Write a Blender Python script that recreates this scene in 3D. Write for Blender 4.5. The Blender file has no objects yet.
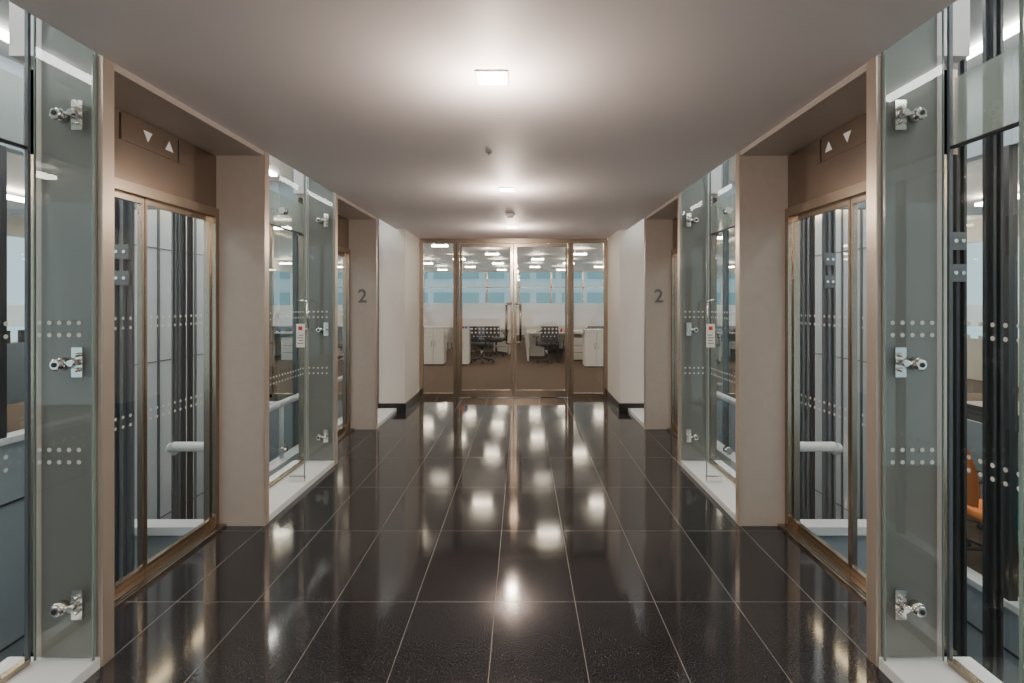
import bpy, math, random
from mathutils import Vector
random.seed(4)
C=bpy.context.scene.collection

# ---------------- materials ----------------
def P(name,col,rough=.5,metal=0,noise=0,nscale=8,spec=.5,emit=None,es=0,bump=0,stretch=None):
    m=bpy.data.materials.new(name); m.use_nodes=True
    nt=m.node_tree; b=nt.nodes['Principled BSDF']
    b.inputs['Base Color'].default_value=(*col,1)
    b.inputs['Roughness'].default_value=rough
    b.inputs['Metallic'].default_value=metal
    b.inputs['Specular IOR Level'].default_value=spec
    if emit:
        b.inputs['Emission Color'].default_value=(*emit,1); b.inputs['Emission Strength'].default_value=es
    tc=nt.nodes.new('ShaderNodeTexCoord'); mp=nt.nodes.new('ShaderNodeMapping')
    nt.links.new(tc.outputs['Object'],mp.inputs[0])
    if stretch: mp.inputs['Scale'].default_value=stretch
    nz=nt.nodes.new('ShaderNodeTexNoise'); nz.inputs['Scale'].default_value=nscale; nz.inputs['Detail'].default_value=4
    nt.links.new(mp.outputs[0],nz.inputs['Vector'])
    if noise:
        r=nt.nodes.new('ShaderNodeMix'); r.data_type='RGBA'
        r.inputs[6].default_value=(*[c*(1-noise) for c in col],1)
        r.inputs[7].default_value=(*[min(1,c*(1+noise)) for c in col],1)
        nt.links.new(nz.outputs[0],r.inputs[0]); nt.links.new(r.outputs[2],b.inputs['Base Color'])
    if bump:
        bp=nt.nodes.new('ShaderNodeBump'); bp.inputs['Strength'].default_value=bump; bp.inputs['Distance'].default_value=.01
        nt.links.new(nz.outputs[0],bp.inputs['Height']); nt.links.new(bp.outputs[0],b.inputs['Normal'])
    return m
def G(name,tint,ior=1.45,gl=(1,1,1)):
    m=bpy.data.materials.new(name); m.use_nodes=True
    nt=m.node_tree; nt.nodes.clear()
    o=nt.nodes.new('ShaderNodeOutputMaterial'); mx=nt.nodes.new('ShaderNodeMixShader')
    t=nt.nodes.new('ShaderNodeBsdfTransparent'); g=nt.nodes.new('ShaderNodeBsdfGlossy'); f=nt.nodes.new('ShaderNodeFresnel')
    t.inputs[0].default_value=(*tint,1); g.inputs[0].default_value=(*gl,1); g.inputs['Roughness'].default_value=0.01
    # a single-sheet pane reflects the same from both faces
    ge=nt.nodes.new('ShaderNodeNewGeometry'); mr=nt.nodes.new('ShaderNodeMapRange')
    mr.inputs[3].default_value=ior; mr.inputs[4].default_value=1/ior
    nt.links.new(ge.outputs['Backfacing'],mr.inputs[0]); nt.links.new(mr.outputs[0],f.inputs[0])
    nt.links.new(f.outputs[0],mx.inputs[0]); nt.links.new(t.outputs[0],mx.inputs[1]); nt.links.new(g.outputs[0],mx.inputs[2])
    nt.links.new(mx.outputs[0],o.inputs[0]); return m
def FROST(name,col,alpha):
    m=bpy.data.materials.new(name); m.use_nodes=True
    nt=m.node_tree; nt.nodes.clear()
    o=nt.nodes.new('ShaderNodeOutputMaterial'); mx=nt.nodes.new('ShaderNodeMixShader')
    t=nt.nodes.new('ShaderNodeBsdfTransparent'); a=nt.nodes.new('ShaderNodeAddShader')
    d=nt.nodes.new('ShaderNodeBsdfDiffuse'); l=nt.nodes.new('ShaderNodeBsdfTranslucent')
    d.inputs[0].default_value=(*[c*.5 for c in col],1); l.inputs[0].default_value=(*[c*.5 for c in col],1)
    nt.links.new(d.outputs[0],a.inputs[0]); nt.links.new(l.outputs[0],a.inputs[1])
    mx.inputs[0].default_value=alpha
    nt.links.new(t.outputs[0],mx.inputs[1]); nt.links.new(a.outputs[0],mx.inputs[2]); nt.links.new(mx.outputs[0],o.inputs[0]); return m
def E(name,col,s):
    m=bpy.data.materials.new(name); m.use_nodes=True
    nt=m.node_tree; nt.nodes.clear()
    o=nt.nodes.new('ShaderNodeOutputMaterial'); e=nt.nodes.new('ShaderNodeEmission')
    e.inputs[0].default_value=(*col,1); e.inputs[1].default_value=s
    nt.links.new(e.outputs[0],o.inputs[0]); return m

def granite():
    m=P('black_granite_tiles',(.014,.014,.016),.12)
    nt=m.node_tree; b=nt.nodes['Principled BSDF']
    tc=nt.nodes.new('ShaderNodeTexCoord'); mp=nt.nodes.new('ShaderNodeMapping')
    mp.inputs['Location'].default_value=(0,-2.57+8,0)
    nt.links.new(tc.outputs['Object'],mp.inputs[0])
    br=nt.nodes.new('ShaderNodeTexBrick'); br.offset=0; br.squash=1
    br.inputs['Scale'].default_value=1; br.inputs['Brick Width'].default_value=.4; br.inputs['Row Height'].default_value=.8
    br.inputs['Mortar Size'].default_value=.0020; br.inputs['Mortar Smooth'].default_value=.1
    br.inputs['Color1'].default_value=(.014,.014,.017,1); br.inputs['Color2'].default_value=(.022,.021,.024,1)
    br.inputs['Mortar'].default_value=(.16,.145,.13,1)
    nt.links.new(mp.outputs[0],br.inputs[0])
    nz=nt.nodes.new('ShaderNodeTexNoise'); nz.inputs['Scale'].default_value=150; nz.inputs['Detail'].default_value=3
    nt.links.new(tc.outputs['Object'],nz.inputs['Vector'])
    rp=nt.nodes.new('ShaderNodeValToRGB'); rp.color_ramp.elements[0].position=.5; rp.color_ramp.elements[0].color=(0,0,0,1)
    rp.color_ramp.elements[1].position=.78; rp.color_ramp.elements[1].color=(.05,.048,.05,1)
    nt.links.new(nz.outputs[0],rp.inputs[0])
    ad=nt.nodes.new('ShaderNodeMix'); ad.data_type='RGBA'; ad.blend_type='ADD'; ad.inputs[0].default_value=1
    nt.links.new(br.outputs[0],ad.inputs[6]); nt.links.new(rp.outputs[0],ad.inputs[7]); nt.links.new(ad.outputs[2],b.inputs['Base Color'])
    n2=nt.nodes.new('ShaderNodeTexNoise'); n2.inputs['Scale'].default_value=3
    nt.links.new(tc.outputs['Object'],n2.inputs['Vector'])
    mr=nt.nodes.new('ShaderNodeMapRange'); mr.inputs[3].default_value=.06; mr.inputs[4].default_value=.11
    nt.links.new(n2.outputs[0],mr.inputs[0])
    mm=nt.nodes.new('ShaderNodeMath'); mm.operation='MULTIPLY_ADD'; mm.inputs[1].default_value=.4
    nt.links.new(br.outputs['Fac'],mm.inputs[0]); nt.links.new(mr.outputs[0],mm.inputs[2]); nt.links.new(mm.outputs[0],b.inputs['Roughness'])
    b.inputs['Specular IOR Level'].default_value=.6
    return m

M=dict(
 gran=granite(),
 ceil=P('ceiling_paint',(.72,.675,.69),.6,noise=.03,nscale=2),
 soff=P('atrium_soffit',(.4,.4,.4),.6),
 white=P('white_wall_paint',(.74,.70,.67),.5,noise=.02),
 stone=P('beige_stone',(.43,.385,.35),.35,noise=.08,nscale=14),
 trim=P('pale_bronze_trim',(.58,.49,.41),.3,.6,noise=.05),
 bronze=P('bronze_brushed_steel',(.31,.245,.20),.26,.88,noise=.12,nscale=20,stretch=(1,1,14)),
 steel=P('brushed_stainless_steel',(.45,.375,.30),.22,1,noise=.10,nscale=30,stretch=(8,8,1)),
 chrome=P('polished_steel',(.8,.78,.75),.14,1),
 dark=P('dark_steel',(.03,.032,.038),.35,.4,noise=.1),
 grey=P('grey_glass_backing',(.20,.20,.195),.3,0,noise=.06,nscale=2),
 sill=P('white_sill',(.74,.78,.81),.35,noise=.03),
 plinth=P('black_skirting',(.02,.02,.022),.3),
 glass=G('clear_glass',(.87,.92,.92),1.6),
 fin=G('grey_glass_fin',(.90,.93,.92),1.55),
 office_glass=G('office_glass',(.95,.96,.95)),
 edge=P('glass_edge_green',(.20,.28,.26),.1,spec=.8),
 film=FROST('frosted_spandrel_film',(.38,.42,.38),.62),
 frost=FROST('frosted_manifestation',(1,1,1),.72),
 dot=P('manifestation_dot',(.62,.64,.63),.6),
 panel=P('white_shaft_panel',(.50,.545,.59),.4,noise=.04,nscale=1.5),
 spand=P('blue_grey_panel',(.24,.29,.33),.4,noise=.05),
 rail=P('grey_painted_steel',(.10,.115,.13),.4,.3,noise=.08),
 shaftfl=P('shaft_concrete',(.25,.28,.31),.7,noise=.1),
 tube=P('grey_tube_paint',(.55,.58,.62),.3),
 carpet=P('brown_carpet',(.10,.065,.045),.9,noise=.2,nscale=60,bump=.3),
 desk=P('white_desk_laminate',(.75,.74,.72),.35,noise=.02),
 black=P('black_plastic',(.03,.03,.033),.45),
 fabric=P('black_mesh_fabric',(.06,.062,.07),.85,noise=.2,nscale=80),
 bluefab=P('blue_grey_fabric',(.12,.16,.22),.85,noise=.2,nscale=80),
 teal=P('teal_fabric',(.03,.30,.33),.8,noise=.1,nscale=50),
 orange=P('orange_fabric',(.65,.22,.05),.8,noise=.1,nscale=50),
 red=P('red_plastic',(.6,.04,.03),.4),
 blue=P('blue_plastic',(.05,.15,.5),.4),
 paper=P('paper_white',(.85,.85,.83),.7),
 scr=E('monitor_glow',(.55,.75,.9),.8),
 ol=E('office_light',(1,.87,.68),38),
 al=E('shaft_light',(1,.95,.88),32),
 wl=E('warm_strip',(1,.72,.42),22),
 dl=E('downlight_diffuser',(1,.82,.58),50),
 arrow=P('indicator_arrow',(.8,.78,.75),.4,emit=(1,.95,.9),es=.1),
 num=P('number_grey',(.16,.15,.15),.4,.3),
 city=P('facade_concrete',(.45,.52,.53),.7,noise=.15,nscale=2),
 citygl=P('facade_glass',(.20,.33,.35),.15),
)
class B:
    def __init__(s,name): s.n=name; s.v=[]; s.f=[]; s.m=[]; s.mats=[]; s.sm=[]
    def mi(s,k):
        if k not in s.mats: s.mats.append(k)
        return s.mats.index(k)
    def face(s,idx,k,sm=False): s.f.append(idx); s.m.append(s.mi(k)); s.sm.append(sm)
    def box(s,x0,x1,y0,y1,z0,z1,k):
        x0,x1=sorted((x0,x1)); y0,y1=sorted((y0,y1)); z0,z1=sorted((z0,z1))
        b=len(s.v)
        s.v+= [(x0,y0,z0),(x1,y0,z0),(x1,y1,z0),(x0,y1,z0),(x0,y0,z1),(x1,y0,z1),(x1,y1,z1),(x0,y1,z1)]
        for q in ((0,3,2,1),(4,5,6,7),(0,1,5,4),(1,2,6,5),(2,3,7,6),(3,0,4,7)): s.face([b+i for i in q],k)
        return s
    def quad(s,pts,k):
        b=len(s.v); s.v+=[tuple(p) for p in pts]; s.face(list(range(b,b+len(pts))),k); return s
    def cyl(s,p0,p1,r,k,n=16,r2=None):
        p0=Vector(p0);p1=Vector(p1); d=(p1-p0).normalized()
        a=d.orthogonal().normalized(); c=d.cross(a); r2=r if r2 is None else r2
        b=len(s.v)
        for p,rr in ((p0,r),(p1,r2)):
            for i in range(n):
                t=2*math.pi*i/n; s.v.append(tuple(p+a*math.cos(t)*rr+c*math.sin(t)*rr))
        for i in range(n):
            j=(i+1)%n; s.face([b+i,b+j,b+n+j,b+n+i],k,True)
        s.face([b+i for i in range(n)][::-1],k); s.face([b+n+i for i in range(n)],k)
        return s
    def disc(s,c,nrm,r,k,n=10):
        c=Vector(c);d=Vector(nrm); a=d.orthogonal().normalized(); e=d.cross(a)
        b=len(s.v)
        for i in range(n):
            t=2*math.pi*i/n; s.v.append(tuple(c+a*math.cos(t)*r+e*math.sin(t)*r))
        s.face(list(range(b,b+n)),k)
    def path(s,pts,r,k,n=12):
        for a,b in zip(pts,pts[1:]): s.cyl(a,b,r,k,n)
        return s
    def mesh(s):
        me=bpy.data.meshes.new(s.n); me.from_pydata(s.v,[],s.f)
        for k in s.mats: me.materials.append(M[k])
        for p,mi,sm in zip(me.polygons,s.m,s.sm): p.material_index=mi; p.use_smooth=sm
        me.update(); return me
    def done(s,bevel=0):
        o=bpy.data.objects.new(s.n,s.mesh()); C.objects.link(o)
        if bevel:
            md=o.modifiers.new('bev','BEVEL'); md.width=bevel; md.segments=2; md.limit_method='ANGLE'
        return o
def dotsY(b,x,y0,y1,rows,sp=.05,r=.009,nx=1):
    for i,z in enumerate(rows):
        y=y0+sp*.5
        while y<y1-sp*.3: b.disc((x,y,z),(1,0,0),r,'dot'); y+=sp
def dotsX(b,y,x0,x1,rows,sp=.05,r=.009):
    x0,x1=sorted((x0,x1))
    for z in rows:
        x=x0+sp*.5
        while x<x1-sp*.3: b.disc((x,y,z),(0,1,0),r,'dot'); x+=sp
ROWS=(1.42,1.37,.905,.855)

W=1.6; D=1.92; ZC=2.52; MOD=2.63; XW=1.86
P0=[2.11-2*MOD,2.11-MOD,2.11,2.11+MOD]; PL=1.39
YE=8.1
# ---------------- room shell ----------------
f=B('floor'); f.box(-1.6,1.6,-3.4,YE+.1,-.25,0,'gran')
for s in (-1,1):
    for p in P0: f.box(s*1.6,s*1.98,p,p+PL,-.25,0,'gran')
f.done()
c=B('ceiling'); c.box(-1.6,1.6,-3.4,YE,ZC,ZC+.3,'ceil')
c.done()
for s,nm in ((-1,'left'),(1,'right')):
    w=B('wall_'+nm); w.box(s*1.49,s*1.98,7.1,YE,0,ZC+.3,'white'); w.done()
    k=B('baseboard_'+nm); k.box(s*1.475,s*1.489,7.09,YE-.02,0,.11,'plinth').box(s*1.475,s*1.98,7.085,7.099,0,.11,'plinth'); k.done()
B('wall_back').box(-4,4,-3.6,-3.4,-.2,3.4,'white').done()

# ---------------- lift portals, doors ----------------
for s in (-1,1):
    for p in P0:
        b=B('lift_portal')
        for ya,yb,xo in ((p,p+.06,1.87),(p+PL-.06,p+PL,1.98)):
            b.box(s*(W+.001),s*xo,ya,yb,0.001,ZC-.001,'stone')
            b.box(s*(W-.006),s*W,ya,yb,0.001,ZC-.002,'trim')
        b.box(s*(W+.001),s*1.98,p+.06,p+PL-.06,2.49,ZC-.001,'stone')
        b.box(s*(W+.001),s*1.98,p,p+PL,ZC-.001,ZC+.3,'ceil')
        b.done()
        b=B('lift_door'); a=p+.06; e=p+PL-.06; mid=(a+e)/2
        b.box(s*D,s*1.98,a,e,2.13,2.488,'bronze')
        b.box(s*(D-.004),s*D,a,e,2.10,2.135,'steel')
        b.box(s*1.86,s*1.96,a,a+.04,0.001,2.488,'steel').box(s*(D-.02),s*1.98,e-.04,e,0.001,2.13,'steel')
        b.box(s*(D-.02),s*1.98,a+.04,e-.04,2.075,2.13,'steel')
        b.box(s*(D-.07),s*1.98,a+.0,e-.0,0.001,.018,'steel')
        for q in (.03,.05): b.box(s*(D-q),s*(D-q-.007),a+.05,e-.05,.018,.021,'dark')
        for y0,y1 in ((a+.04,mid-.003),(mid+.003,e-.04)):
            X0,X1=s*(D+.012),s*(D+.04)
            b.box(X0,X1,y0,y0+.016,.02,2.075,'steel').box(X0,X1,y1-.016,y1,.02,2.075,'steel')
            b.box(X0,X1,y0+.016,y1-.016,.02,.06,'steel').box(X0,X1,y0+.016,y1-.016,2.04,2.075,'steel')
            xg=s*(D+.025)
            b.quad([(xg,y0+.015,.06),(xg,y1-.015,.06),(xg,y1-.015,2.04),(xg,y0+.015,2.04)],'glass')
            dotsY(b,xg-s*.003,y0+.03,y1-.03,ROWS)
        b.box(s*(D-.003),s*D,mid-.19,mid+.31,2.34,2.475,'bronze')
        xf=s*(D-.005)
        for yc,up in ((mid-.0,-1),(mid+.17,1)):
            z=2.41; r_=.034
            b.quad([(xf,yc-r_,z-up*r_*.8),(xf,yc+r_,z-up*r_*.8),(xf,yc,z+up*r_*.9)],'arrow')
        b.box(s*(D-.006),s*(D-.003),mid-.19,mid-.186,2.34,2.475,'dark').box(s*(D-.006),s*(D-.003),mid+.25,mid+.254,2.34,2.475,'dark')
        b.done()
        b=B('glass_cladding_panel')
        b.box(s*1.615,s*1.835,p-.012,p-.001,.05,3.38,'grey')
        b.quad([(s*1.605,p-.035,.05),(s*1.84,p-.035,.05),(s*1.84,p-.035,3.38),(s*1.605,p-.035,3.38)],'fin')
        b.box(s*1.602,s*1.606,p-.040,p-.030,.05,2.51,'edge').box(s*1.839,s*1.843,p-.038,p-.030,.05,3.38,'edge')
        dotsX(b,p-.037,s*1.615,s*1.84,ROWS,.04)
        for z in (.28,1.26,2.26):
            x=s*1.665
            b.box(x-.022,x+.022,p-.042,p-.036,z-.06,z+.06,'chrome')
            b.cyl((x,p-.04,z+.03),(x,p-.058,z+.03),.009,'chrome'); b.cyl((x,p-.04,z-.03),(x,p-.058,z-.03),.009,'chrome')
            b.cyl((x,p-.04,z),(x,p-.075,z),.013,'chrome')
            b.cyl((x-s*.015,p-.062,z+.003),(x+s*.05,p-.062,z-.006),.010,'chrome')
            b.cyl((x+s*.055,p-.037,z-.006),(x+s*.055,p-.075,z-.006),.026,'chrome',24)
            b.cyl((x+s*.055,p-.075,z-.006),(x+s*.055,p-.082,z-.006),.026,'chrome',24,.018)
            b.cyl((x+s*.055,p-.082,z-.006),(x+s*.055,p-.085,z-.006),.010,'dark',12)
        b.done()
wi=1
for s in (-1,1):
    bays=[(P0[0]+PL,P0[1]),(P0[1]+PL,P0[2]),(P0[2]+PL,P0[3]),(P0[3]+PL,7.1)]
    for bi,(ya,yb) in enumerate(bays):
        b=B('window_%d'%wi); wi+=1
        yb_=yb-.04 if bi<3 else yb-.002
        x=s*XW
        b.quad([(x,ya,.05),(x,yb_,.05),(x,yb_,3.38),(x,ya,3.38)],'glass')
        xb=s*(XW+.005)
        b.quad([(xb,ya+.02,2.13),(xb,yb_-.02,2.13),(xb,yb_-.02,2.40),(xb,ya+.02,2.40)],'film')
        b.box(s*(XW-.015),s*(XW+.015),ya+.001,ya+.012,.05,3.38,'rail').box(s*(XW-.008),s*(XW+.006),yb_-.012,yb_,.05,3.38,'rail')
        b.box(s*(XW-.015),s*(XW+.015),ya+.012,yb_-.012,.046,.07,'steel')
        b.box(s*(XW-.005),s*(XW+.01),ya+.012,yb_-.012,2.118,2.13,'dark')
        dotsY(b,s*(XW-.003),ya+.03,yb_-.03,ROWS)
        b.done()
        B('trim_%d'%(wi-1)).box(s*1.601,s*1.98,ya+.001,yb-.001,-.2,.045,'sill').done(.004)
        if yb-ya>1.1:
            yf=ya+.67
            b=B('glass_fin')
            b.quad([(s*1.64,yf,.05),(s*1.84,yf,.05),(s*1.84,yf,3.38),(s*1.64,yf,3.38)],'fin')
            b.box(s*1.635,s*1.64,yf-.006,yf+.006,.046,3.38,'edge')
            for z in (.3,2.25):
                b.cyl((s*1.81,yf-.03,z),(s*1.81,yf+.03,z),.028,'chrome'); b.cyl((s*1.81,yf,z),(s*1.855,yf,z),.012,'chrome')
            b.box(s*1.635,s*1.76,yf-.012,yf+.012,.046,.09,'chrome')
            b.done()
            if bi==2:
                b=B('notice_sign')
                b.box(s*1.632,s*1.70,yf-.012,yf-.007,1.14,1.33,'paper')
                b.box(s*1.65,s*1.682,yf-.0135,yf-.012,1.28,1.31,'red')
                for i in range(4): b.box(s*1.642,s*(1.69-.01*(i%2)),yf-.0135,yf-.012,1.17+i*.022,1.176+i*.022,'num')
                b.done()
                b=B('door_pull_handle')
                yh=yb_-.1; q=XW-.001
                b.path([(s*q,yh,1.25),(s*(q-.05),yh,1.25),(s*(q-.065),yh,1.27),(s*(q-.065),yh,1.5),(s*(q-.05),yh,1.52),(s*q,yh,1.52)],.012,'chrome')
                b.done()
for s in (-1,1):
    cu=bpy.data.curves.new('floor_number','FONT'); cu.body='2'; cu.size=.22; cu.extrude=.003; cu.offset=.003; cu.align_x='CENTER'; cu.align_y='CENTER'
    o=bpy.data.objects.new('floor_number',cu); C.objects.link(o)
    o.location=(s*1.755,P0[3]+PL-.065,1.575); o.rotation_euler=(math.pi/2,0,0); cu.materials.append(M['num'])

# ---------------- end double glass doors ----------------
b=B('door_1')
y0,y1=YE-.0,YE+.06
b.box(-1.489,1.489,y0,y1,2.45,2.52,'steel')
b.box(-1.489,-1.43,y0,y1,0,2.45,'steel').box(1.43,1.489,y0,y1,0,2.45,'steel')
for xa,xb in ((-.95,-.86),(.86,.95)):
    b.box(xa,xb,y0-.02,y1,0,2.45,'steel'); b.box(xa+.042,xa+.048,y0-.022,y0-.02,0,2.45,'dark')
for xa,xb in ((-1.43,-.95),(.95,1.43)):
    b.box(xa,xb,y0,y1,0,.07,'steel')
    b.quad([(xa,YE+.03,.07),(xb,YE+.03,.07),(xb,YE+.03,2.45),(xa,YE+.03,2.45)],'office_glass')
for sx in (-1,1):
    xa,xb=sx*.008,sx*.852
    b.box(xa,xa+sx*.04,y0,y1-.01,.012,2.44,'steel').box(xb,xb-sx*.035,y0,y1-.01,.012,2.44,'steel')
    b.box(xa+sx*.04,xb-sx*.035,y0,y1-.01,.012,.12,'steel').box(xa+sx*.04,xb-sx*.035,y0,y1-.01,2.39,2.44,'steel')
    X0,X1=xa+sx*.04,xb-sx*.035
    b.quad([(X0,YE+.03,.12),(X1,YE+.03,.12),(X1,YE+.03,2.39),(X0,YE+.03,2.39)],'office_glass')
    h=sx*.11; r=.018
    b.path([(h,YE-.07,.87),(h,YE-.075,.90),(h,YE-.075,1.46),(h,YE-.07,1.49)],r,'steel')
    b.path([(h,YE-.07,.87),(sx*.03,YE-.05,.87)],r,'steel'); b.path([(h,YE-.07,1.49),(sx*.03,YE-.05,1.49)],r,'steel')
    b.cyl((sx*.03,YE-.05,.87),(sx*.03,YE,.87),r,'steel'); b.cyl((sx*.03,YE-.05,1.49),(sx*.03,YE,1.49),r,'steel')
for xa,xb in ((-1.43,-.95),(-.81,-.05),(.05,.81),(.95,1.43)):
    b.quad([(xa,YE+.026,1.13),(xb,YE+.026,1.13),(xb,YE+.026,1.50),(xa,YE+.026,1.50)],'frost')
    dotsX(b,YE+.024,xa,xb,(1.09,1.03),.06,.016); dotsX(b,YE+.024,xa+.03,xb,(.97,),.06,.01)
b.done()

# ---------------- ceiling fittings ----------------
for yy in (-2.23,.04,2.31,4.58,6.85):
    b=B('ceiling_downlight'); b.box(-.063,.063,yy-.063,yy+.063,2.512,2.5195,'dl')
    b.box(-.072,.072,yy-.072,yy-.063,2.512,2.5195,'white').box(-.072,.072,yy+.063,yy+.072,2.512,2.5195,'white')
    b.box(-.072,-.063,yy-.063,yy+.063,2.512,2.5195,'white').box(.063,.072,yy-.063,yy+.063,2.512,2.5195,'white'); b.done()
    l=bpy.data.lights.new('downlight_lamp','POINT'); l.energy=32; l.color=(1,.81,.66); l.shadow_soft_size=.05
    o=bpy.data.objects.new('downlight_lamp',l); o.location=(0,yy,2.34); C.objects.link(o)
b=B('smoke_detector'); b.cyl((0,5.87,2.519),(0,5.87,2.495),.055,'white',24); b.cyl((0,5.87,2.495),(0,5.87,2.47),.038,'white',24,.03); b.done()
b=B('sprinkler_head'); b.cyl((-.09,3.46,2.519),(-.09,3.46,2.512),.022,'chrome'); b.cyl((-.09,3.46,2.512),(-.09,3.46,2.50),.01,'chrome'); b.done()

# ---------------- lift shaft / atrium each side ----------------
AX=3.9
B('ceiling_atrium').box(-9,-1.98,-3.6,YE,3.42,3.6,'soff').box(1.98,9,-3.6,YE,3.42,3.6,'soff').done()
B('floor_shaft').box(-AX,-1.98,-3.6,YE,-3.2,-3,'shaftfl').box(1.98,AX,-3.6,YE,-3.2,-3,'shaftfl').done()
for s,nm in ((-1,'left'),(1,'right')):
    B('wall_below_lobby_'+nm).box(s*1.61,s*1.97,-3.4,YE,-3,-.26,'spand').done()
    b=B('wall_shaft_'+nm)
    b.box(s*AX,s*(AX+.15),4.6,YE,-3,3.42,'panel')
    y=4.6
    i=0
    while y<YE:
        b.box(s*(AX-.012),s*AX,y,y+.03,-3,3.42,'rail'); y+=(.34,.30,.42)[i%3]; i+=1
    for z in (-.9,.85,2.1): b.box(s*(AX-.008),s*AX,4.6,YE,z,z+.01,'rail')
    b.box(s*1.98,s*AX,YE-.02,YE+.1,-3,-.05,'spand')
    b.done()
    b=B('atrium_light')
    for x in (2.2,3.5): b.box(s*x,s*(x+.08),-2,7.6,3.38,3.415,'al')
    b.done()
    b=B('wall_light_strip'); b.box(s*(AX-.06),s*(AX-.02),4.7,7.9,2.62,2.66,'wl'); b.done()
    b=B('lift_guide_rails')
    ys={-1:[(2.6,3.54,.09,'rail'),(3.0,4.66,.05,'rail'),(3.0,4.85,.03,'dark'),(2.6,1.75,.06,'dark'),(2.75,5.3,.05,'rail'),(2.55,6.1,.05,'rail'),(2.9,2.4,.05,'rail'),(2.45,1.98,.03,'dark'),(2.7,4.3,.02,'dark'),(2.3,4.12,.02,'dark')],
         1:[(2.6,4.14,.07,'rail'),(2.62,4.55,.06,'rail'),(2.6,2.93,.07,'dark'),(2.6,2.70,.06,'dark'),(2.6,2.5,.06,'dark'),(2.75,5.3,.05,'rail'),(2.55,6.1,.05,'rail'),(2.6,1.75,.06,'rail'),(2.9,4.9,.03,'dark'),(2.3,4.12,.02,'dark')]}[s]
    for x,y,t,k in ys:
        b.box(s*x-t/2,s*x+t/2,y-t*.15,y+t*.15,-3,3.36,k); b.box(s*x-t*.12,s*x+t*.12,y-t/2,y+t/2,-3,3.36,k)
        b.box(s*x+s*t*.5,s*x+s*(t*.5+.015),y-t/2,y+t/2,-3,3.36,k)
        if t>.06:
            for z in (-1.2,1.62,1.8): 
                b.box(s*x-t*.6,s*x+t*.6,y-t*.6,y-t*.5,z,z+.1,'rail')
                for q in (-.3,.3): b.cyl((s*x+t*q,y-t*.7,z+.05),(s*x+t*q,y-t*.6,z+.05),.011,'chrome',8)
    b.done()
    b=B('shaft_tube_rail')
    b.path([(s*1.99,3.85,.42),(s*2.48,3.85,.42),(s*2.53,3.88,.40),(s*2.55,3.95,.36)],.036,'tube')
    b.cyl((s*2.45,5.0,.42),(s*2.45,7.9,.42),.035,'tube')
    for y in (5.05,5.5,6.8): b.cyl((s*2.45,y,-.16),(s*2.45,y,.42),.022,'tube'); b.cyl((s*2.45,y,.42),(s*2.8,y,.42),.018,'tube')
    b.done()
    b=B('shaft_ledge'); b.box(s*1.99,s*3.05,3.72,3.86,-.19,-.13,'tube').box(s*1.99,s*3.05,3.78,3.80,-.95,-.19,'spand')
    b.box(s*2.35,s*2.5,4.9,YE-.03,-.24,-.16,'panel'); b.done()
    b=B('steel_cross_beam'); b.box(s*1.99,s*(AX-.02),4.95,5.05,2.42,2.62,'spand').box(s*1.99,s*(AX-.02),1.2,1.3,2.42,2.62,'spand'); b.done()
    b=B('window_%d'%wi); wi+=1
    z0=.40 if s<0 else -.85
    b.box(s*AX,s*(AX+.12),-3.4,4.6,-3,z0-.001,'spand')
    for z in ((-.08,-1.2) if s<0 else (-1.2,)): b.box(s*(AX-.01),s*AX,-3.4,4.6,z,z+.015,'dark')
    b.box(s*(AX-.03),s*(AX+.12),-3.4,4.6,z0-.0,z0+.05,'tube')
    b.box(s*AX,s*(AX+.12),-3.4,4.6,2.72,3.42,'spand')
    for y in (-3.4,-2.2,-1,.2,1.4,2.6,3.55,3.95,4.5): b.box(s*(AX-.01),s*(AX+.06),y,y+.05,z0+.05,2.72,'dark')
    b.quad([(s*(AX+.04),-3.4,z0+.05),(s*(AX+.04),4.6,z0+.05),(s*(AX+.04),4.6,2.72),(s*(AX+.04),-3.4,2.72)],'office_glass')
    b.done()
    zf=0 if s<0 else -.9
    B('floor_side_office').box(s*4.06,s*9,-3.4,YE-.01,zf-.1,zf,'carpet').done()
    b=B('office_ceiling_light')
    for x in (5,6.5,8):
        for y in (-1.5,1,3.5,6): b.box(s*x,s*(x+.12),y,y+1.2,2.86,2.90,'ol')
    b.done()
    B('ceiling_side_office').box(s*4.06,s*9,-3.4,YE,2.981,3.1,'ceil').done()
    b=B('window_%d'%wi); wi+=1
    b.quad([(s*1.98,YE+.03,0),(s*9,YE+.03,0),(s*9,YE+.03,2.9),(s*1.98,YE+.03,2.9)],'office_glass')
    b.quad([(s*1.98,YE+.02,1.13),(s*9,YE+.02,1.13),(s*9,YE+.02,1.47),(s*1.98,YE+.02,1.47)],'frost')
    for x in (1.98,2.9,3.82,4.9,6,7.1,8.2): b.box(s*x,s*(x+.05),YE+.0,YE+.06,0,2.9,'steel')
    b.box(s*1.98,s*9,YE,YE+.06,2.9,3.42,'spand').box(s*1.98,s*9,YE,YE+.06,-.05,.06,'steel')
    b.box(s*4.06,s*9,YE,YE+.06,-1,-.051,'white')
    b.done()

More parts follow.
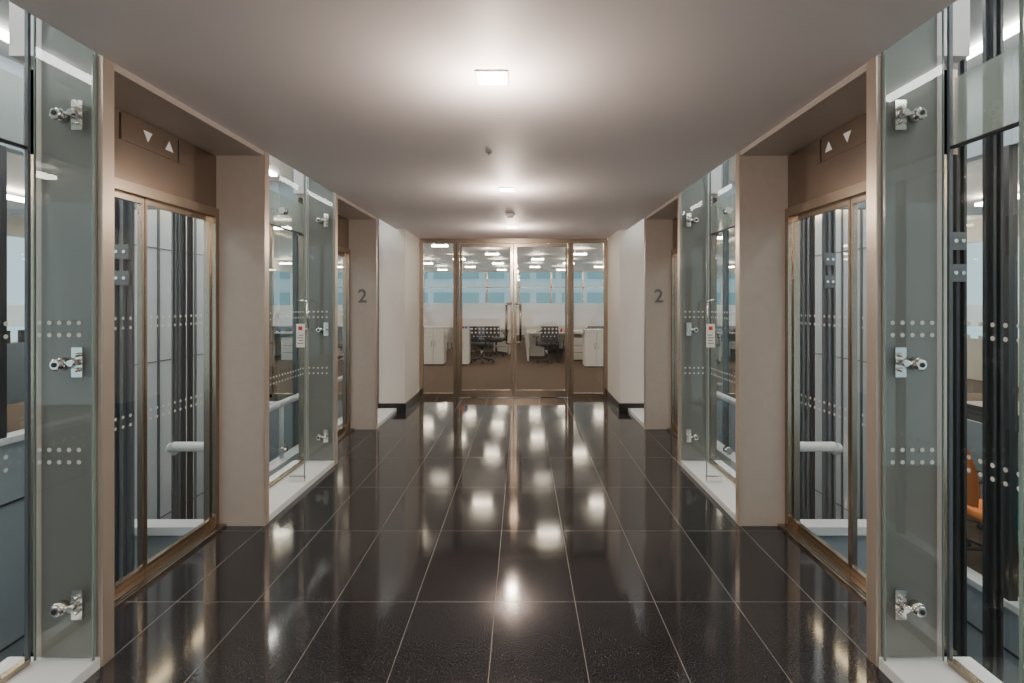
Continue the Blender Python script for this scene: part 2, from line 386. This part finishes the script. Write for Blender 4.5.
# ---------------- office ----------------
B('floor_office').box(-9,9,YE+.1,24,-.1,-.001,'carpet').done()
B('ceiling_office').box(-9,9,YE+.06,24,3.12,3.3,'white').done()
b=B('wall_office_header'); b.box(-1.98,1.98,YE+.001,YE+.06,2.53,3.42,'white'); b.done()
for s,nm in ((-1,'left'),(1,'right')):
    b=B('wall_outer_'+nm)
    b.box(s*9,s*9.1,-3.6,24,-1,.8,'white').box(s*9,s*9.1,-3.6,24,2.7,3.4,'white')
    for i in range(12): b.box(s*9,s*9.1,-3.6+i*2.4,-3.45+i*2.4,.8,2.7,'white')
    b.done()
b=B('wall_far'); b.box(-9,9,24,24.15,-.1,.8,'white').box(-9,9,24,24.15,2.95,3.3,'white')
for i in range(-6,7): b.box(i*1.5-.04,i*1.5+.04,24,24.15,.8,2.95,'steel')
b.box(-9,9,24,24.1,2.2,2.25,'steel'); b.done()
b=B('office_ceiling_light')
for j,yy in enumerate((9.9,11.4,13,15.2,17,18.8,20.6,22.4)):
    off=.65 if j%2==0 else -.75
    for i in (-3,-2,-1,0,1,2,3):
        x=off+i*2.6
        if abs(x)<8.6:
            b.box(x-.2,x+.2,yy-.06,yy+.06,2.93,2.97,'ol')
            for q in (-.15,.15): b.cyl((x+q,yy,2.97),(x+q,yy,3.118),.006,'chrome',6)
b.done()
b=B('building_opposite')
b.box(-30,30,40,42,-10,14,'city')
for i in range(-14,15):
    for z in (-3,0.2,3.4,6.6): b.box(i*2-.75,i*2+.75,39.9,40,z,z+2.1,'citygl')
b.done()

def chair_mesh(fab='fabric'):
    b=B('office_chair')
    for i in range(5):
        a=i*2*math.pi/5+.3; x,y=math.cos(a)*.3,math.sin(a)*.3
        b.cyl((0,0,.11),(x,y,.075),.022,'black',8,.014)
        b.cyl((x-.02,y,.03),(x+.02,y,.03),.03,'black',12)
        b.cyl((x,y,.03),(x,y,.08),.012,'black',8)
    b.cyl((0,0,.09),(0,0,.40),.028,'chrome',12)
    b.box(-.12,.12,-.12,.12,.39,.425,'black')
    n=20; base=len(b.v)
    for z,sc in ((.425,.9),(.45,1),(.485,1),(.505,.88)):
        for i in range(n):
            t=2*math.pi*i/n; cx,cy=math.cos(t),math.sin(t)
            b.v.append((.25*sc*math.copysign(abs(cx)**.5,cx),.25*sc*math.copysign(abs(cy)**.5,cy),z))
    for k in range(3):
        for i in range(n):
            j=(i+1)%n; b.face([base+k*n+i,base+k*n+j,base+(k+1)*n+j,base+(k+1)*n+i],fab,True)
    b.face([base+3*n+i for i in range(n)],fab); b.face([base+i for i in range(n)][::-1],fab)
    base=len(b.v); NU,NV=8,8
    for side in (0,1):
        for v in range(NV+1):
            for u in range(NU+1):
                uu=u/NU*2-1; vv=v/NV
                w=.23*(1-.25*max(0,vv-.6)*1.2)
                z=.55+.52*vv; y=.24+.06*vv+(-.05*uu*uu)-.03*math.sin(vv*math.pi)+side*.03
                b.v.append((uu*w,y,z))
    N=(NU+1)*(NV+1)
    for side in (0,1):
        for v in range(NV):
            for u in range(NU):
                q=[base+side*N+v*(NU+1)+u,base+side*N+v*(NU+1)+u+1,base+side*N+(v+1)*(NU+1)+u+1,base+side*N+(v+1)*(NU+1)+u]
                b.face(q if side else q[::-1],fab,True)
    b.path([(0,.1,.42),(0,.29,.44),(0,.31,.62)],.02,'black')
    for sx in (-1,1):
        b.path([(sx*.14,0,.42),(sx*.28,0,.44),(sx*.28,0,.64)],.014,'black')
        b.box(sx*.28-.03,sx*.28+.03,-.13,.12,.64,.665,'black')
    return b.mesh()
ch=chair_mesh(); cht=chair_mesh('teal'); cho=chair_mesh('orange'); chb=chair_mesh('bluefab')
def put(name,me,x,y,r=0,z=0):
    o=bpy.data.objects.new(name,me); o.location=(x,y,z); o.rotation_euler=(0,0,r); C.objects.link(o); return o
def desk_mesh(v=0):
    b=B('office_desk')
    b.box(-.8,.8,-.4,.4,.71,.735,'desk')
    for sx in (-.76,.76):
        b.box(sx-.025,sx+.025,-.36,-.31,0,.71,'desk').box(sx-.025,sx+.025,.31,.36,0,.71,'desk').box(sx-.02,sx+.02,-.31,.31,.65,.70,'desk')
    b.box(-.8,.8,.405,.43,.45,1.08,'desk' if v else 'spand')
    b.box(.3,.70,-.34,.30,.03,.60,'desk')
    for z in (.21,.4): b.box(.32,.68,-.345,-.34,z,z+.01,'black')
    for mx in (-.35,.3):
        b.box(mx-.27,mx+.27,.14,.17,.88,1.2,'black'); b.box(mx-.255,mx+.255,.136,.14,.90,1.185,'scr')
        b.cyl((mx,.19,.735),(mx,.19,1.0),.018,'chrome',8); b.box(mx-.1,mx+.1,.1,.28,.735,.745,'black')
    b.box(-.55,-.1,-.22,-.07,.736,.75,'black'); b.box(-.02,.05,-.2,-.1,.736,.755,'black')
    b.box(.45,.66,-.2,.08,.736,.76+.02*v,'paper')
    b.cyl((.12,-.05,.736),(.12,-.05,.83),.035,'red' if v else 'blue',12)
    return b.mesh()
dm=[desk_mesh(0),desk_mesh(1)]
k=0
for yy in (13.6,16.4,19.2,22.0):
    for x in (-6.4,-4.7,-3.0,1.05,2.75,4.5,6.2):
        put('office_desk',dm[k%2],x,yy,0)
        if yy<21: put('office_desk',dm[(k+1)%2],x,yy+.87,math.pi)
        put('office_chair',ch if k%2 else chb,x+random.uniform(-.5,-.25),yy-.68,math.pi+random.uniform(-.5,.5))
        if k%3: put('office_chair',chb,x+random.uniform(.15,.35),yy-.85,math.pi+random.uniform(-.8,.8))
        if yy<21: put('office_chair',chb,x+random.uniform(-.2,.2),yy+1.6,random.uniform(-.4,.4))
        k+=1
for yy in (15.4,17.6,19.8,22):
    put('office_desk',dm[1],-1.0,yy,0); put('office_chair',chb,-1.2,yy-.72,math.pi+.3); put('office_chair',ch,-.6,yy-.8,math.pi-.5)
put('office_chair',ch,-.88,12.9,2.0); put('office_chair',ch,-2.6,11.2,.4)
def cab(x,y,w=.8,h=1.05,d=.45):
    b=B('storage_cabinet'); b.box(x,x+w,y,y+d,.03,h,'desk'); b.box(x-.01,x+w+.01,y-.01,y+d,h,h+.025,'desk')
    b.box(x+w/2-.003,x+w/2+.003,y-.003,y,.06,h-.02,'black')
    b.box(x+w/2-.05,x+w/2-.035,y-.02,y-.003,h*.5,h*.5+.15,'chrome').box(x+w/2+.035,x+w/2+.05,y-.02,y-.003,h*.5,h*.5+.15,'chrome')
    b.box(x+.02,x+w-.02,y+.03,y+d-.03,0,.03,'black'); b.done()
cab(-1.5,12.3,.35,.85); cab(1.6,11.9,.55,.85); cab(2.3,12.0,.75,.95); cab(-2.25,12.3,.5,.9)
b=B('ring_binders')
for i,k in enumerate(('red','paper','red','blue')): b.box(-1.46+i*.07,-1.40+i*.07,12.38,12.64,.876,1.17,k)
b.done()
for s in (-1,1):
    zf=0 if s<0 else -.9
    for y in (1,3.4,5.6):
        for x in (5.6,7.4):
            put('office_desk',dm[0],s*x,y,math.pi/2*s,zf)
            put('office_chair',(cht if s>0 else ch) if x<6 else ch,s*(x-.85),y,math.pi/2*s,zf)
put('office_chair',cho,4.5,4.75,1.2,-.9); put('office_chair',cht,4.45,4.15,2.2,-.9); put('office_chair',cho,5.0,6.5,.5,-.9)

# ---------------- world / camera ----------------
w=bpy.data.worlds.new('dusk_sky'); bpy.context.scene.world=w; w.use_nodes=True
bg=w.node_tree.nodes['Background']; bg.inputs[0].default_value=(.6,.78,.85,1); bg.inputs[1].default_value=1.5
cam=bpy.data.cameras.new('camera'); co=bpy.data.objects.new('camera',cam); C.objects.link(co)
co.location=(.134,0,1.5); co.rotation_euler=(math.pi/2,0,0)
cam.sensor_width=36; cam.lens=18; cam.shift_x=-10/1024; cam.shift_y=-38.5/1024; cam.clip_start=.02; cam.clip_end=300
bpy.context.scene.camera=co
